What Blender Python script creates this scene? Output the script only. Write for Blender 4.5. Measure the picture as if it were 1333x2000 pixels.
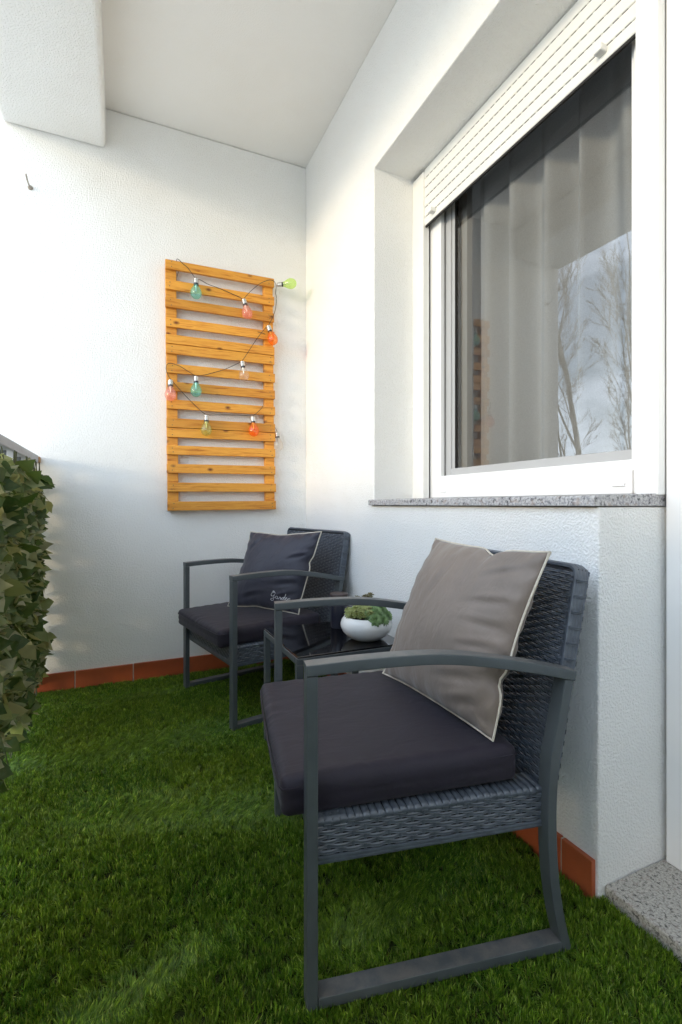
import bpy, bmesh, math, random
import numpy as np
from mathutils import Vector, Matrix, Euler
R = math.radians
random.seed(7); rng = np.random.default_rng(7)
for o in list(bpy.data.objects): bpy.data.objects.remove(o)
S = bpy.context.scene; C = S.collection

# ------------------------------------------------------------------ camera
cam = bpy.data.cameras.new('camera'); camo = bpy.data.objects.new('camera', cam); C.objects.link(camo)
YAW = 24.1
camo.location = (0, 0, 0.88); camo.rotation_euler = (R(90), 0, R(-YAW))
cam.sensor_fit = 'VERTICAL'; cam.sensor_height = 36; cam.lens = 956/2000*36
cam.shift_y = -15/2000
cam.clip_start = 0.02; cam.clip_end = 2000
S.camera = camo
# ------------------------------------------------------------------ sky and sun
SUN_DIR = Vector((0.91, 0.32, -0.145)).normalized()      # the way the light travels
SUN_EL = math.asin(-SUN_DIR.z)
W = bpy.data.worlds.new('World'); S.world = W; W.use_nodes = True
nt = W.node_tree; nt.nodes.clear()
def nn(t, ty, **k):
    n = t.nodes.new(ty)
    for a, b in k.items(): setattr(n, a, b)
    return n
sky = nn(nt, 'ShaderNodeTexSky', sky_type='NISHITA', sun_disc=False)
sky.sun_elevation = SUN_EL; sky.sun_rotation = math.atan2(-SUN_DIR.x, -SUN_DIR.y)
sky.altitude = 100; sky.air_density = 1.0; sky.dust_density = 0.05; sky.ozone_density = 2.0
tc = nn(nt, 'ShaderNodeTexCoord'); mp = nn(nt, 'ShaderNodeMapping'); mp.inputs['Scale'].default_value = (1, 1, 2.2); mp.inputs['Location'].default_value = (3.81, 2.43, 1.01)
no = nn(nt, 'ShaderNodeTexNoise'); no.inputs['Scale'].default_value = 3.4; no.inputs['Detail'].default_value = 7; no.inputs['Roughness'].default_value = .6
cr = nn(nt, 'ShaderNodeValToRGB'); cr.color_ramp.elements[0].position = .45; cr.color_ramp.elements[1].position = .70
cr.color_ramp.elements[0].color = (.24, .24, .24, 1); cr.color_ramp.elements[1].color = (.85, .85, .85, 1)
mx = nn(nt, 'ShaderNodeMix', data_type='RGBA'); mx.inputs[7].default_value = (14.6, 16.6, 19.4, 1)
bg = nn(nt, 'ShaderNodeBackground'); bg.inputs['Strength'].default_value = 0.15
wo = nn(nt, 'ShaderNodeOutputWorld')
L = nt.links.new
L(tc.outputs['Generated'], mp.inputs[0]); L(mp.outputs[0], no.inputs['Vector']); L(no.outputs['Fac'], cr.inputs[0])
L(cr.outputs[0], mx.inputs[0]); L(sky.outputs[0], mx.inputs[6]); L(mx.outputs[2], bg.inputs[0]); L(bg.outputs[0], wo.inputs[0])
sl = bpy.data.lights.new('sun', 'SUN'); so = bpy.data.objects.new('sun', sl); C.objects.link(so)
sl.energy = 0.62; sl.angle = R(9); sl.color = (1, .74, .42)
so.rotation_euler = SUN_DIR.to_track_quat('-Z', 'Y').to_euler(); so.location = (-6, -2, 4)
# ------------------------------------------------------------------ exposure
S.view_settings.view_transform = 'Standard'; S.view_settings.look = 'None'
S.view_settings.exposure = 1.32; S.view_settings.gamma = 1
S.render.engine = 'CYCLES'
S.cycles.use_denoising = True; S.cycles.max_bounces = 7; S.cycles.diffuse_bounces = 5; S.cycles.glossy_bounces = 3; S.cycles.transparent_max_bounces = 10
S.cycles.use_adaptive_sampling = True; S.cycles.adaptive_threshold = .02
S.cycles.caustics_reflective = False; S.cycles.caustics_refractive = False
S.cycles.sample_clamp_indirect = 6

# ================================================================== materials
def newmat(name):
    m = bpy.data.materials.new(name); m.use_nodes = True
    t = m.node_tree; b = t.nodes['Principled BSDF']; return m, t, b
def coords(t, sc=(1, 1, 1), kind='Object'):
    tc = nn(t, 'ShaderNodeTexCoord'); mp = nn(t, 'ShaderNodeMapping'); mp.inputs['Scale'].default_value = sc
    t.links.new(tc.outputs[kind], mp.inputs[0]); return mp.outputs[0]
def worldpos(t):
    return nn(t, 'ShaderNodeNewGeometry').outputs['Position']
def noise(t, vec, scale, detail=4, rough=.55, dist=0):
    n = nn(t, 'ShaderNodeTexNoise'); n.inputs['Scale'].default_value = scale; n.inputs['Detail'].default_value = detail
    n.inputs['Roughness'].default_value = rough; n.inputs['Distortion'].default_value = dist
    if vec is not None: t.links.new(vec, n.inputs['Vector'])
    return n.outputs['Fac']
def ramp(t, fac, stops):
    r = nn(t, 'ShaderNodeValToRGB'); e = r.color_ramp.elements
    while len(e) < len(stops): e.new(.5)
    for i, (p, c) in enumerate(stops):
        e[i].position = p; e[i].color = tuple(c)+(1,) if len(c) == 3 else c
    t.links.new(fac, r.inputs[0]); return r.outputs[0]
def bump(t, b, h, strength, dist, prev=None):
    n = nn(t, 'ShaderNodeBump'); n.inputs['Strength'].default_value = strength; n.inputs['Distance'].default_value = dist
    t.links.new(h, n.inputs['Height'])
    if prev is not None: t.links.new(prev, n.inputs['Normal'])
    if b is not None: t.links.new(n.outputs[0], b.inputs['Normal'])
    return n.outputs[0]
def mixc(t, fac, a, bcol, mode='MIX'):
    m = nn(t, 'ShaderNodeMix', data_type='RGBA', blend_type=mode)
    for s, v in ((0, fac), (6, a), (7, bcol)):
        if hasattr(v, 'links'): t.links.new(v, m.inputs[s])
        else: m.inputs[s].default_value = v if s == 0 else (tuple(v)+(1,) if len(v) == 3 else v)
    return m.outputs[2]
def simple(name, col, rough=.5, spec=.5, metal=0, var=.12, vs=30, bmp=0, bs=200):
    m, t, b = newmat(name)
    v = coords(t)
    n = noise(t, v, vs, 5)
    c = ramp(t, n, [(.3, tuple(x*(1-var) for x in col)), (.7, tuple(min(1, x*(1+var)) for x in col))])
    t.links.new(c, b.inputs['Base Color']); b.inputs['Roughness'].default_value = rough
    b.inputs['Specular IOR Level'].default_value = spec; b.inputs['Metallic'].default_value = metal
    if bmp: bump(t, b, noise(t, v, bs, 3), bmp, .002)
    return m
def stucco(name, col, size=1.0, strength=.5, dirt=False):
    m, t, b = newmat(name)
    v = coords(t, (1, 1, 1))
    vo = noise(t, v, 170/size, 1.5, .5, .2)
    blob = nn(t, 'ShaderNodeMapRange'); blob.inputs[1].default_value = .40; blob.inputs[2].default_value = .66; blob.interpolation_type = 'SMOOTHSTEP'
    t.links.new(vo, blob.inputs[0])
    n1 = bump(t, None, noise(t, v, 2.2, 1), .3, .03)
    n2 = bump(t, None, blob.outputs[0], strength, .0013, n1)
    bump(t, b, noise(t, v, 380/size, 2, .6), strength*.6, .0012, n2)
    big = noise(t, v, 1.3, 5)
    c = ramp(t, big, [(.28, tuple(x*.94*k_ for x, k_ in zip(col, (1, .995, .98)))), (.5, tuple(x*.985 for x in col)), (.72, col)])
    if dirt:
        sp = noise(t, v, 24, 6, .7)
        c = mixc(t, ramp(t, sp, [(.70, (0, 0, 0)), (.78, (.35, .35, .35))]), c, (.33, .32, .28))
    t.links.new(c, b.inputs['Base Color']); b.inputs['Roughness'].default_value = .75; b.inputs['Specular IOR Level'].default_value = .25
    return m
M = {}
M['wall'] = stucco('white_stucco', (.87, .865, .845), 1.05, .85)
M['ceiling'] = stucco('ceiling_paint', (.89, .87, .83), .8, .3)
M['beam'] = stucco('beam_stucco', (.86, .85, .82), 1.3, 1.0, True)
M['white'] = simple('white_aluminium', (.82, .82, .815), .32, .5, var=.02, vs=4)
M['shutter'] = simple('shutter_pvc', (.80, .79, .75), .42, .4, var=.03, vs=6)
M['sash'] = simple('shaded_sash', (.42, .42, .42), .4, .4, var=.03, vs=5)  # white sash greyed in its colour to carry the shade of the recess
M['nail'] = simple('dull_nail', (.16, .10, .06), .5, .4)
M['ivystem'] = simple('ivy_stem', (.07, .08, .035), .7)
M['dark'] = simple('dark_gap', (.02, .018, .017), .8)
M['seal_or_gap'] = simple('grey_seal', (.18, .18, .18), .6)
M['metal'] = simple('anthracite_metal', (.074, .087, .093), .42, .5, var=.10, vs=14, bmp=.08, bs=500)
def dusty_metal():
    m = M['metal']; t = m.node_tree; b = t.nodes['Principled BSDF']
    src = b.inputs['Base Color'].links[0].from_socket; w = worldpos(t)
    sx = nn(t, 'ShaderNodeSeparateXYZ'); t.links.new(nn(t, 'ShaderNodeNewGeometry').outputs['True Normal'], sx.inputs[0])
    up = nn(t, 'ShaderNodeMapRange'); up.inputs[1].default_value = .8; up.inputs[2].default_value = .98; t.links.new(sx.outputs[2], up.inputs[0])
    ml = nn(t, 'ShaderNodeMath', operation='MULTIPLY'); t.links.new(up.outputs[0], ml.inputs[0])
    t.links.new(ramp(t, noise(t, w, 22, 6, .7), [(.38, (.05, .05, .05)), (.7, (.55, .55, .55))]), ml.inputs[1])
    t.links.new(mixc(t, ml.outputs[0], src, (.25, .215, .19)), b.inputs['Base Color'])
dusty_metal()
M['railmetal'] = simple('rail_aluminium', (.36, .355, .37), .45, .5, var=.05)
M['cap'] = simple('bulb_cap_metal', (.62, .62, .60), .3, .5, metal=.9)
M['wire'] = simple('wire_black', (.02, .022, .022), .5)
M['piping'] = simple('cream_piping', (.66, .60, .50), .8, .2, var=.1, vs=120)
M['ceramic'] = simple('white_ceramic', (.80, .80, .79), .22, .5, var=.015, vs=8)
M['soil'] = simple('potting_soil', (.06, .032, .022), .9, .2, var=.5, vs=160, bmp=.8)
M['jar'] = simple('dark_jar', (.012, .013, .025), .3, .5)
M['lid'] = simple('jar_lid', (.05, .035, .035), .45, .4)
M['bark'] = simple('pale_bark', (.46, .40, .33), .85, .2, var=.4, vs=3)
M['hook'] = simple('painted_hook', (.33, .29, .24), .55, .4, var=.4, vs=90)
M['endwood'] = simple('tan_bracket', (.38, .22, .10), .6, .3, var=.3, vs=60)
M['room'] = simple('room_paint', (.78, .77, .75), .9, .2)
M['grout'] = simple('pale_grout', (.52, .47, .42), .9, .2)
M['ground'] = simple('bounce_ground', (.58, .54, .47), .95, .1, var=.15, vs=.15)  # unseen ground made pale to bounce light up onto the ceiling
def terracotta():
    m, t, b = newmat('terracotta_tile'); v = coords(t, kind='Generated'); w = worldpos(t)
    oi = nn(t, 'ShaderNodeObjectInfo').outputs['Random']
    c1 = ramp(t, oi, [(0, (.33, .066, .022)), (1, (.45, .105, .036))])
    c = mixc(t, ramp(t, noise(t, w, 18, 6), [(.35, (0, 0, 0)), (.75, (.6, .6, .6))]), c1, (.27, .070, .030))
    t.links.new(c, b.inputs['Base Color']); b.inputs['Roughness'].default_value = .38
    bump(t, b, noise(t, w, 60, 4), .15, .002); return m
M['tile'] = terracotta()
def wood():
    m, t, b = newmat('varnished_pine'); v = coords(t, (1, 1, 1))
    oi = nn(t, 'ShaderNodeObjectInfo').outputs['Random']
    off = nn(t, 'ShaderNodeVectorMath', operation='MULTIPLY_ADD')
    cmb = nn(t, 'ShaderNodeCombineXYZ'); 
    for i in range(3): t.links.new(oi, cmb.inputs[i])
    t.links.new(cmb.outputs[0], off.inputs[0]); off.inputs[1].default_value = (37, 11, 23); t.links.new(v, off.inputs[2])
    p = off.outputs[0]
    st = nn(t, 'ShaderNodeMapping'); st.inputs['Scale'].default_value = (1.1, 14, 14); t.links.new(p, st.inputs[0])
    g = noise(t, st.outputs[0], 5, 6, .6, .5)
    grain = ramp(t, g, [(.30, (.38, .115, .012)), (.40, (.66, .27, .033)), (.55, (.78, .370, .055)), (.66, (.60, .225, .026)), (.78, (.74, .33, .045))])
    ks = nn(t, 'ShaderNodeMapping'); ks.inputs['Scale'].default_value = (8, 2.5, 13); t.links.new(p, ks.inputs[0])
    kv = nn(t, 'ShaderNodeTexVoronoi'); kv.inputs['Scale'].default_value = 1.0; t.links.new(ks.outputs[0], kv.inputs['Vector'])
    kn = ramp(t, kv.outputs['Distance'], [(.05, (1, 1, 1)), (.085, (.6, .6, .6)), (.16, (0, 0, 0))])
    c = mixc(t, kn, grain, (.17, .050, .012))
    tone = ramp(t, oi, [(0, (.80, .74, .66)), (.5, (.95, .94, .92)), (1, (1.06, 1.04, 1.0))])
    c = mixc(t, 1.0, c, tone, 'MULTIPLY')
    t.links.new(c, b.inputs['Base Color']); b.inputs['Roughness'].default_value = .42; b.inputs['Specular IOR Level'].default_value = .4
    bump(t, b, g, .12, .002); return m
M['wood'] = wood()
def granite(name, base, mid, sc):
    m, t, b = newmat(name); w = worldpos(t)
    n1 = noise(t, w, 230*sc, 3, .6); n2 = noise(t, w, 120*sc, 4, .7, .3); n3 = noise(t, w, 60*sc, 3)
    c = ramp(t, n1, [(.35, mid), (.55, base), (.75, tuple(min(1, x*1.25) for x in base))])
    c = mixc(t, ramp(t, n2, [(.53, (0, 0, 0)), (.60, (1, 1, 1))]), c, tuple(x*.42 for x in mid))
    c = mixc(t, ramp(t, n2, [(.63, (0, 0, 0)), (.67, (1, 1, 1))]), c, (.022, .022, .026))
    c = mixc(t, ramp(t, n3, [(.58, (0, 0, 0)), (.68, (.7, .7, .7))]), c, (.40, .33, .29))
    t.links.new(c, b.inputs['Base Color']); b.inputs['Roughness'].default_value = .5
    bump(t, b, n1, .3, .001); return m
M['sill'] = granite('speckled_granite', (.50, .49, .49), (.26, .26, .28), .8)
M['threshold'] = granite('pale_granite', (.50, .47, .42), (.30, .28, .25), 1.0)
def fabric(name, col, sheen=.3, rough=.7, wr=.25):
    m, t, b = newmat(name); v = coords(t)
    n = noise(t, v, 9, 4)
    c = ramp(t, n, [(.3, tuple(x*.88 for x in col)), (.7, tuple(x*1.1 for x in col))])
    dust = noise(t, v, 420, 2)
    c = mixc(t, ramp(t, dust, [(.68, (0, 0, 0)), (.8, (.12, .12, .12))]), c, (.12, .11, .11))
    t.links.new(c, b.inputs['Base Color']); b.inputs['Roughness'].default_value = rough; b.inputs['Specular IOR Level'].default_value = .35
    b.inputs['Sheen Weight'].default_value = sheen; b.inputs['Sheen Roughness'].default_value = .5
    st = nn(t, 'ShaderNodeMapping'); st.inputs['Scale'].default_value = (1, 1.5, 1); t.links.new(v, st.inputs[0])
    n1 = bump(t, None, noise(t, st.outputs[0], 14, 3, .5, .6), wr, .012)
    bump(t, b, noise(t, v, 900, 2), .15, .0006, n1); return m
M['cushion'] = fabric('aubergine_cushion_fabric', (.0185, .0145, .025), .08, .62, .22)
M['darkpillow'] = fabric('slate_pillow_fabric', (.030, .030, .046), .22, .5, .35)
M['brownpillow'] = fabric('taupe_pillow_fabric', (.222, .178, .150), .25, .5, .35)
M['thread'] = simple('white_thread', (.72, .72, .74), .7, .3)
def wicker():
    m, t, b = newmat('grey_wicker'); v = coords(t)
    n = noise(t, v, 45, 4)
    c = ramp(t, n, [(.3, (.058, .070, .088)), (.7, (.098, .116, .142))])
    t.links.new(c, b.inputs['Base Color']); b.inputs['Roughness'].default_value = .32; b.inputs['Specular IOR Level'].default_value = .6
    bump(t, b, noise(t, v, 700, 2), .1, .0006); return m
M['wicker'] = wicker()
M['wickerback'] = simple('wicker_core', (.012, .014, .018), .7)
def glass_thin(name, tint, refl=1.9, rough=0.0, fogc=None, fog=0):
    m, t, b = newmat(name); t.nodes.remove(b)
    out = t.nodes['Material Output']
    tr = nn(t, 'ShaderNodeBsdfTransparent'); tr.inputs[0].default_value = tuple(tint)+(1,)
    gl = nn(t, 'ShaderNodeBsdfGlossy'); gl.inputs['Roughness'].default_value = rough
    fr = nn(t, 'ShaderNodeFresnel'); fr.inputs[0].default_value = refl
    mx = nn(t, 'ShaderNodeMixShader'); t.links.new(fr.outputs[0], mx.inputs[0])
    body = tr.outputs[0]
    if fogc:
        df = nn(t, 'ShaderNodeBsdfDiffuse'); df.inputs[0].default_value = tuple(fogc)+(1,)
        m2 = nn(t, 'ShaderNodeMixShader'); m2.inputs[0].default_value = fog
        t.links.new(tr.outputs[0], m2.inputs[1]); t.links.new(df.outputs[0], m2.inputs[2]); body = m2.outputs[0]
    t.links.new(body, mx.inputs[1]); t.links.new(gl.outputs[0], mx.inputs[2]); t.links.new(mx.outputs[0], out.inputs[0])
    return m
def bulb_glass(name, c, fog):
    m, t, b = newmat(name); t.nodes.remove(b); out = t.nodes['Material Output']
    tr = nn(t, 'ShaderNodeBsdfTransparent'); tr.inputs[0].default_value = tuple(x**.6 for x in c)+(1,)
    gl = nn(t, 'ShaderNodeBsdfGlossy'); gl.inputs['Roughness'].default_value = .05
    df = nn(t, 'ShaderNodeBsdfDiffuse'); df.inputs[0].default_value = tuple(c)+(1,)
    tl = nn(t, 'ShaderNodeBsdfTranslucent'); tl.inputs[0].default_value = tuple(c)+(1,)
    ad = nn(t, 'ShaderNodeAddShader'); t.links.new(df.outputs[0], ad.inputs[0]); t.links.new(tl.outputs[0], ad.inputs[1])
    lw = nn(t, 'ShaderNodeLayerWeight'); lw.inputs[0].default_value = .35
    pw = nn(t, 'ShaderNodeMath', operation='POWER'); t.links.new(lw.outputs['Facing'], pw.inputs[0]); pw.inputs[1].default_value = 2.5
    ma = nn(t, 'ShaderNodeMath', operation='MULTIPLY_ADD'); t.links.new(pw.outputs[0], ma.inputs[0]); ma.inputs[1].default_value = .30; ma.inputs[2].default_value = .06
    m1 = nn(t, 'ShaderNodeMixShader'); m1.inputs[0].default_value = fog; t.links.new(tr.outputs[0], m1.inputs[1]); t.links.new(ad.outputs[0], m1.inputs[2])
    m2 = nn(t, 'ShaderNodeMixShader'); t.links.new(ma.outputs[0], m2.inputs[0]); t.links.new(m1.outputs[0], m2.inputs[1]); t.links.new(gl.outputs[0], m2.inputs[2])
    t.links.new(m2.outputs[0], out.inputs[0]); return m
M['pane'] = glass_thin('window_glass', (.88, .90, .89), 2.1, 0, (.5, .5, .5), .015)
BC = {'teal': (.40, .80, .74), 'pink': (.95, .60, .52), 'green': (.68, .86, .34), 'orange': (1.0, .42, .08), 'clear': (.95, .92, .88), 'olive': (.66, .70, .32)}
for k, c in BC.items(): M['bulb_'+k] = bulb_glass('bulb_glass_'+k, c, .12 if k != 'clear' else .04)
def black_glass():
    m, t, b = newmat('black_glass'); b.inputs['Base Color'].default_value = (.004, .004, .005, 1)
    v = coords(t); r = ramp(t, noise(t, v, 12, 5), [(.4, (.03, .03, .03)), (.8, (.10, .10, .10))])
    t.links.new(r, b.inputs['Roughness']); b.inputs['Specular IOR Level'].default_value = .9; b.inputs['IOR'].default_value = 1.6; return m
M['blackglass'] = black_glass()
def curtain():
    m, t, b = newmat('sheer_curtain'); t.nodes.remove(b); out = t.nodes['Material Output']
    v = coords(t, (1, 1, 1)); w = noise(t, v, 300, 2)
    c = ramp(t, w, [(.3, (.56, .575, .60)), (.7, (.68, .695, .72))])
    d = nn(t, 'ShaderNodeBsdfDiffuse'); tl = nn(t, 'ShaderNodeBsdfTranslucent'); tr = nn(t, 'ShaderNodeBsdfTransparent')
    t.links.new(c, d.inputs[0]); t.links.new(c, tl.inputs[0])
    a = nn(t, 'ShaderNodeMixShader'); a.inputs[0].default_value = .3; t.links.new(d.outputs[0], a.inputs[1]); t.links.new(tl.outputs[0], a.inputs[2])
    b2 = nn(t, 'ShaderNodeMixShader'); b2.inputs[0].default_value = .12; t.links.new(a.outputs[0], b2.inputs[1]); t.links.new(tr.outputs[0], b2.inputs[2])
    t.links.new(b2.outputs[0], out.inputs[0]); return m
M['curtain'] = curtain()
def leafmat():
    m, t, b = newmat('ivy_leaf'); out = t.nodes['Material Output']
    at = nn(t, 'ShaderNodeAttribute', attribute_name='tone'); oi = nn(t, 'ShaderNodeObjectInfo').outputs['Random']
    ad = nn(t, 'ShaderNodeMath', operation='ADD'); t.links.new(at.outputs['Fac'], ad.inputs[0]); t.links.new(oi, ad.inputs[1])
    fr = nn(t, 'ShaderNodeMath', operation='FRACT'); t.links.new(ad.outputs[0], fr.inputs[0])
    c = ramp(t, fr.outputs[0], [(0, (.030, .068, .018)), (.25, (.055, .105, .030)), (.5, (.09, .145, .05)), (.68, (.20, .25, .11)), (.84, (.33, .37, .22)), (1, (.04, .085, .022))])
    v = coords(t); c = mixc(t, ramp(t, noise(t, v, 40, 4), [(.4, (0, 0, 0)), (.8, (.35, .35, .35))]), c, (.20, .21, .09))
    c = mixc(t, nn(t, 'ShaderNodeNewGeometry').outputs['Backfacing'], c, (.36, .37, .26))
    t.links.new(c, b.inputs['Base Color']); b.inputs['Roughness'].default_value = .5; b.inputs['Specular IOR Level'].default_value = .4
    tl = nn(t, 'ShaderNodeBsdfTranslucent'); t.links.new(mixc(t, 1, c, (1.3, 1.25, .55), 'MULTIPLY'), tl.inputs[0])
    mxs = nn(t, 'ShaderNodeMixShader'); mxs.inputs[0].default_value = .40
    t.links.new(b.outputs[0], mxs.inputs[1]); t.links.new(tl.outputs[0], mxs.inputs[2]); t.links.new(mxs.outputs[0], out.inputs[0]); return m
M['leaf'] = leafmat()
def turfmat():
    m, t, b = newmat('turf_fibre'); out = t.nodes['Material Output']
    at = nn(t, 'ShaderNodeAttribute', attribute_name='tone')
    oi = nn(t, 'ShaderNodeObjectInfo').outputs['Random']
    c = ramp(t, at.outputs['Fac'], [(0, (.14, .095, .035)), (.12, (.15, .125, .04)), (.16, (.046, .135, .010)), (.55, (.128, .275, .018)), (.85, (.31, .44, .048)), (1, (.45, .55, .14))])
    w = worldpos(t)
    pn = noise(t, w, 3.2, 3)
    c = mixc(t, ramp(t, pn, [(.35, (0, 0, 0)), (.7, (.45, .45, .45))]), c, (.22, .29, .022))
    c = mixc(t, 1, c, ramp(t, oi, [(0, (.55, .60, .6)), (.6, (1.0, 1.0, .95)), (1, (1.45, 1.38, 1.2))]), 'MULTIPLY')
    t.links.new(c, b.inputs['Base Color']); b.inputs['Roughness'].default_value = .42; b.inputs['Specular IOR Level'].default_value = .4
    tl = nn(t, 'ShaderNodeBsdfTranslucent'); t.links.new(c, tl.inputs[0])
    mxs = nn(t, 'ShaderNodeMixShader'); mxs.inputs[0].default_value = .25
    t.links.new(b.outputs[0], mxs.inputs[1]); t.links.new(tl.outputs[0], mxs.inputs[2]); t.links.new(mxs.outputs[0], out.inputs[0]); return m
M['turf'] = turfmat()
M['turfback'] = simple('turf_backing', (.030, .040, .012), .9, .1, var=.5, vs=80)
def succ(name, a, bcol):
    m, t, b = newmat(name)
    at = nn(t, 'ShaderNodeAttribute', attribute_name='tone')
    t.links.new(ramp(t, at.outputs['Fac'], [(0, a), (1, bcol)]), b.inputs['Base Color']); b.inputs['Roughness'].default_value = .45
    b.inputs['Subsurface Weight'].default_value = .08; b.inputs['Subsurface Radius'].default_value = (.01, .02, .005); return m
M['succ_green'] = succ('green_succulent', (.030, .095, .025), (.24, .37, .15))
M['succ_olive'] = succ('olive_succulent', (.10, .13, .03), (.28, .31, .10))
M['succ_brown'] = succ('brown_succulent', (.06, .055, .025), (.16, .15, .06))

# ================================================================== geometry helpers
class MB:
    def __init__(s): s.v = []; s.f = []; s.t = []
    def add(s, vs, fs, tone=None):
        o = len(s.v); s.v += [tuple(p) for p in vs]; s.f += [tuple(i+o for i in f) for f in fs]
        if tone is not None: s.t += [tone]*len(vs)
    def box(s, a, b):
        x0, y0, z0 = a; x1, y1, z1 = b
        s.add([(x0,y0,z0),(x1,y0,z0),(x1,y1,z0),(x0,y1,z0),(x0,y0,z1),(x1,y0,z1),(x1,y1,z1),(x0,y1,z1)],
              [(3,2,1,0),(4,5,6,7),(0,1,5,4),(1,2,6,5),(2,3,7,6),(3,0,4,7)])
    def sweep(s, path, prof, closed=False, up=(0, 0, 1), caps=True, scale=None):
        P = [Vector(p) for p in path]; n = len(P); k = len(prof); vs = []; up = Vector(up)
        for i in range(n):
            a = P[i-1] if (i or closed) else P[i]; c = P[(i+1) % n] if (i < n-1 or closed) else P[i]
            T = (c-a).normalized(); A = up.cross(T)
            if A.length < 1e-5: A = Vector((1, 0, 0)).cross(T)
            A.normalize(); B = T.cross(A); m = 1
            if 0 < i < n-1 or closed:
                d1 = (P[i]-a).normalized(); cs = max(.5, d1.dot(T)); m = 1/cs
            sc = scale[i] if scale else 1
            vs += [P[i]+A*x*sc+B*y*sc*(m if abs(T.dot(up)) < .98 else 1) for x, y in prof]
        fs = []
        for i in range(n if closed else n-1):
            j = (i+1) % n
            for q in range(k):
                r = (q+1) % k; fs.append((i*k+q, i*k+r, j*k+r, j*k+q))
        if caps and not closed: fs += [tuple(range(k))[::-1], tuple((n-1)*k+q for q in range(k))]
        s.add(vs, fs)
    def tube(s, path, r, k=8, closed=False, scale=None, up=(.01, .02, 1)):
        s.sweep(path, [(r*math.cos(2*math.pi*i/k), r*math.sin(2*math.pi*i/k)) for i in range(k)], closed, up, True, scale)
    def lathe(s, prof, k=32, M_=None, cap=True):
        vs = []; fs = []
        for r, z in prof:
            for i in range(k):
                a = 2*math.pi*i/k; vs.append(Vector((r*math.cos(a), r*math.sin(a), z)))
        for j in range(len(prof)-1):
            for i in range(k):
                i2 = (i+1) % k; fs.append((j*k+i, j*k+i2, (j+1)*k+i2, (j+1)*k+i))
        if M_ is not None: vs = [M_ @ v for v in vs]
        s.add(vs, fs)
    def mesh(s, name, mat, smooth=None, tri=False):
        me = bpy.data.meshes.new(name); me.from_pydata(s.v, [], s.f); me.materials.append(M[mat] if isinstance(mat, str) else mat)
        if s.t:
            at = me.attributes.new('tone', 'FLOAT', 'POINT'); at.data.foreach_set('value', s.t)
        me.update()
        if smooth is not None:
            me.polygons.foreach_set('use_smooth', [True]*len(me.polygons)); me.set_sharp_from_angle(angle=R(smooth))
        return me
    def build(s, name, mat, parent=None, smooth=None, bev=0, seg=2):
        me = s.mesh(name, mat, smooth)
        o = bpy.data.objects.new(name, me); C.objects.link(o); o.parent = parent
        if smooth == 35: o.modifiers.new('weighted', 'WEIGHTED_NORMAL').keep_sharp = True
        if bev:
            b = o.modifiers.new('bevel', 'BEVEL'); b.width = bev; b.segments = seg; b.limit_method = 'ANGLE'; b.angle_limit = R(40)
        return o
def tag(o, label=None, cat=None, group=None, kind=None):
    for k, v in (('label', label), ('category', cat), ('group', group), ('kind', kind)):
        if v: o[k] = v
    return o
def empty(name, loc, rz=0, label=None, cat=None, group=None):
    o = bpy.data.objects.new(name, None); C.objects.link(o); o.location = loc; o.rotation_euler = (0, 0, rz); o.empty_display_size = .05
    return tag(o, label, cat, group)
def boxo(name, a, b, mat, parent=None, bev=.002, seg=2):
    m = MB(); m.box(a, b); return m.build(name, mat, parent, None, bev, seg)
def rrect(w, h, r, k=2):
    pts = []
    for cx, cy, a0 in ((w/2-r, h/2-r, 0), (-w/2+r, h/2-r, 90), (-w/2+r, -h/2+r, 180), (w/2-r, -h/2+r, 270)):
        for i in range(k+1):
            a = R(a0+90*i/k); pts.append((cx+r*math.cos(a), cy+r*math.sin(a)))
    return pts
def catmull(pts, n=6, closed=False):
    P = [Vector(p) for p in pts]; out = []; N = len(P)
    for i in range(N if closed else N-1):
        p0 = P[i-1] if (i or closed) else P[0]; p1 = P[i]; p2 = P[(i+1) % N]; p3 = P[(i+2) % N] if (i+2 < N or closed) else P[-1]
        for j in range(n):
            t = j/n; out.append(.5*((2*p1)+(p2-p0)*t+(2*p0-5*p1+4*p2-p3)*t*t+(3*p1-p0-3*p2+p3)*t**3))
    if not closed: out.append(P[-1])
    return out
def copy_tree(o, parent=None):
    c = o.copy(); C.objects.link(c); c.parent = parent
    for ch in list(o.children): copy_tree(ch, c)
    return c
def extrude_yz(name, poly, x0, x1, mat, bev=.006):
    m = MB(); n = len(poly)
    m.add([(x0, y, z) for y, z in poly]+[(x1, y, z) for y, z in poly],
          [tuple(range(n))[::-1], tuple(range(n, 2*n))]+[(i, (i+1) % n, n+(i+1) % n, n+i) for i in range(n)])
    bm = bmesh.new(); me = m.mesh(name, mat); bm.from_mesh(me); bmesh.ops.recalc_face_normals(bm, faces=bm.faces); bm.to_mesh(me); bm.free()
    o = bpy.data.objects.new(name, me); C.objects.link(o)
    b = o.modifiers.new('bevel', 'BEVEL'); b.width = bev; b.segments = 3; b.limit_method = 'ANGLE'
    return o

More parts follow.
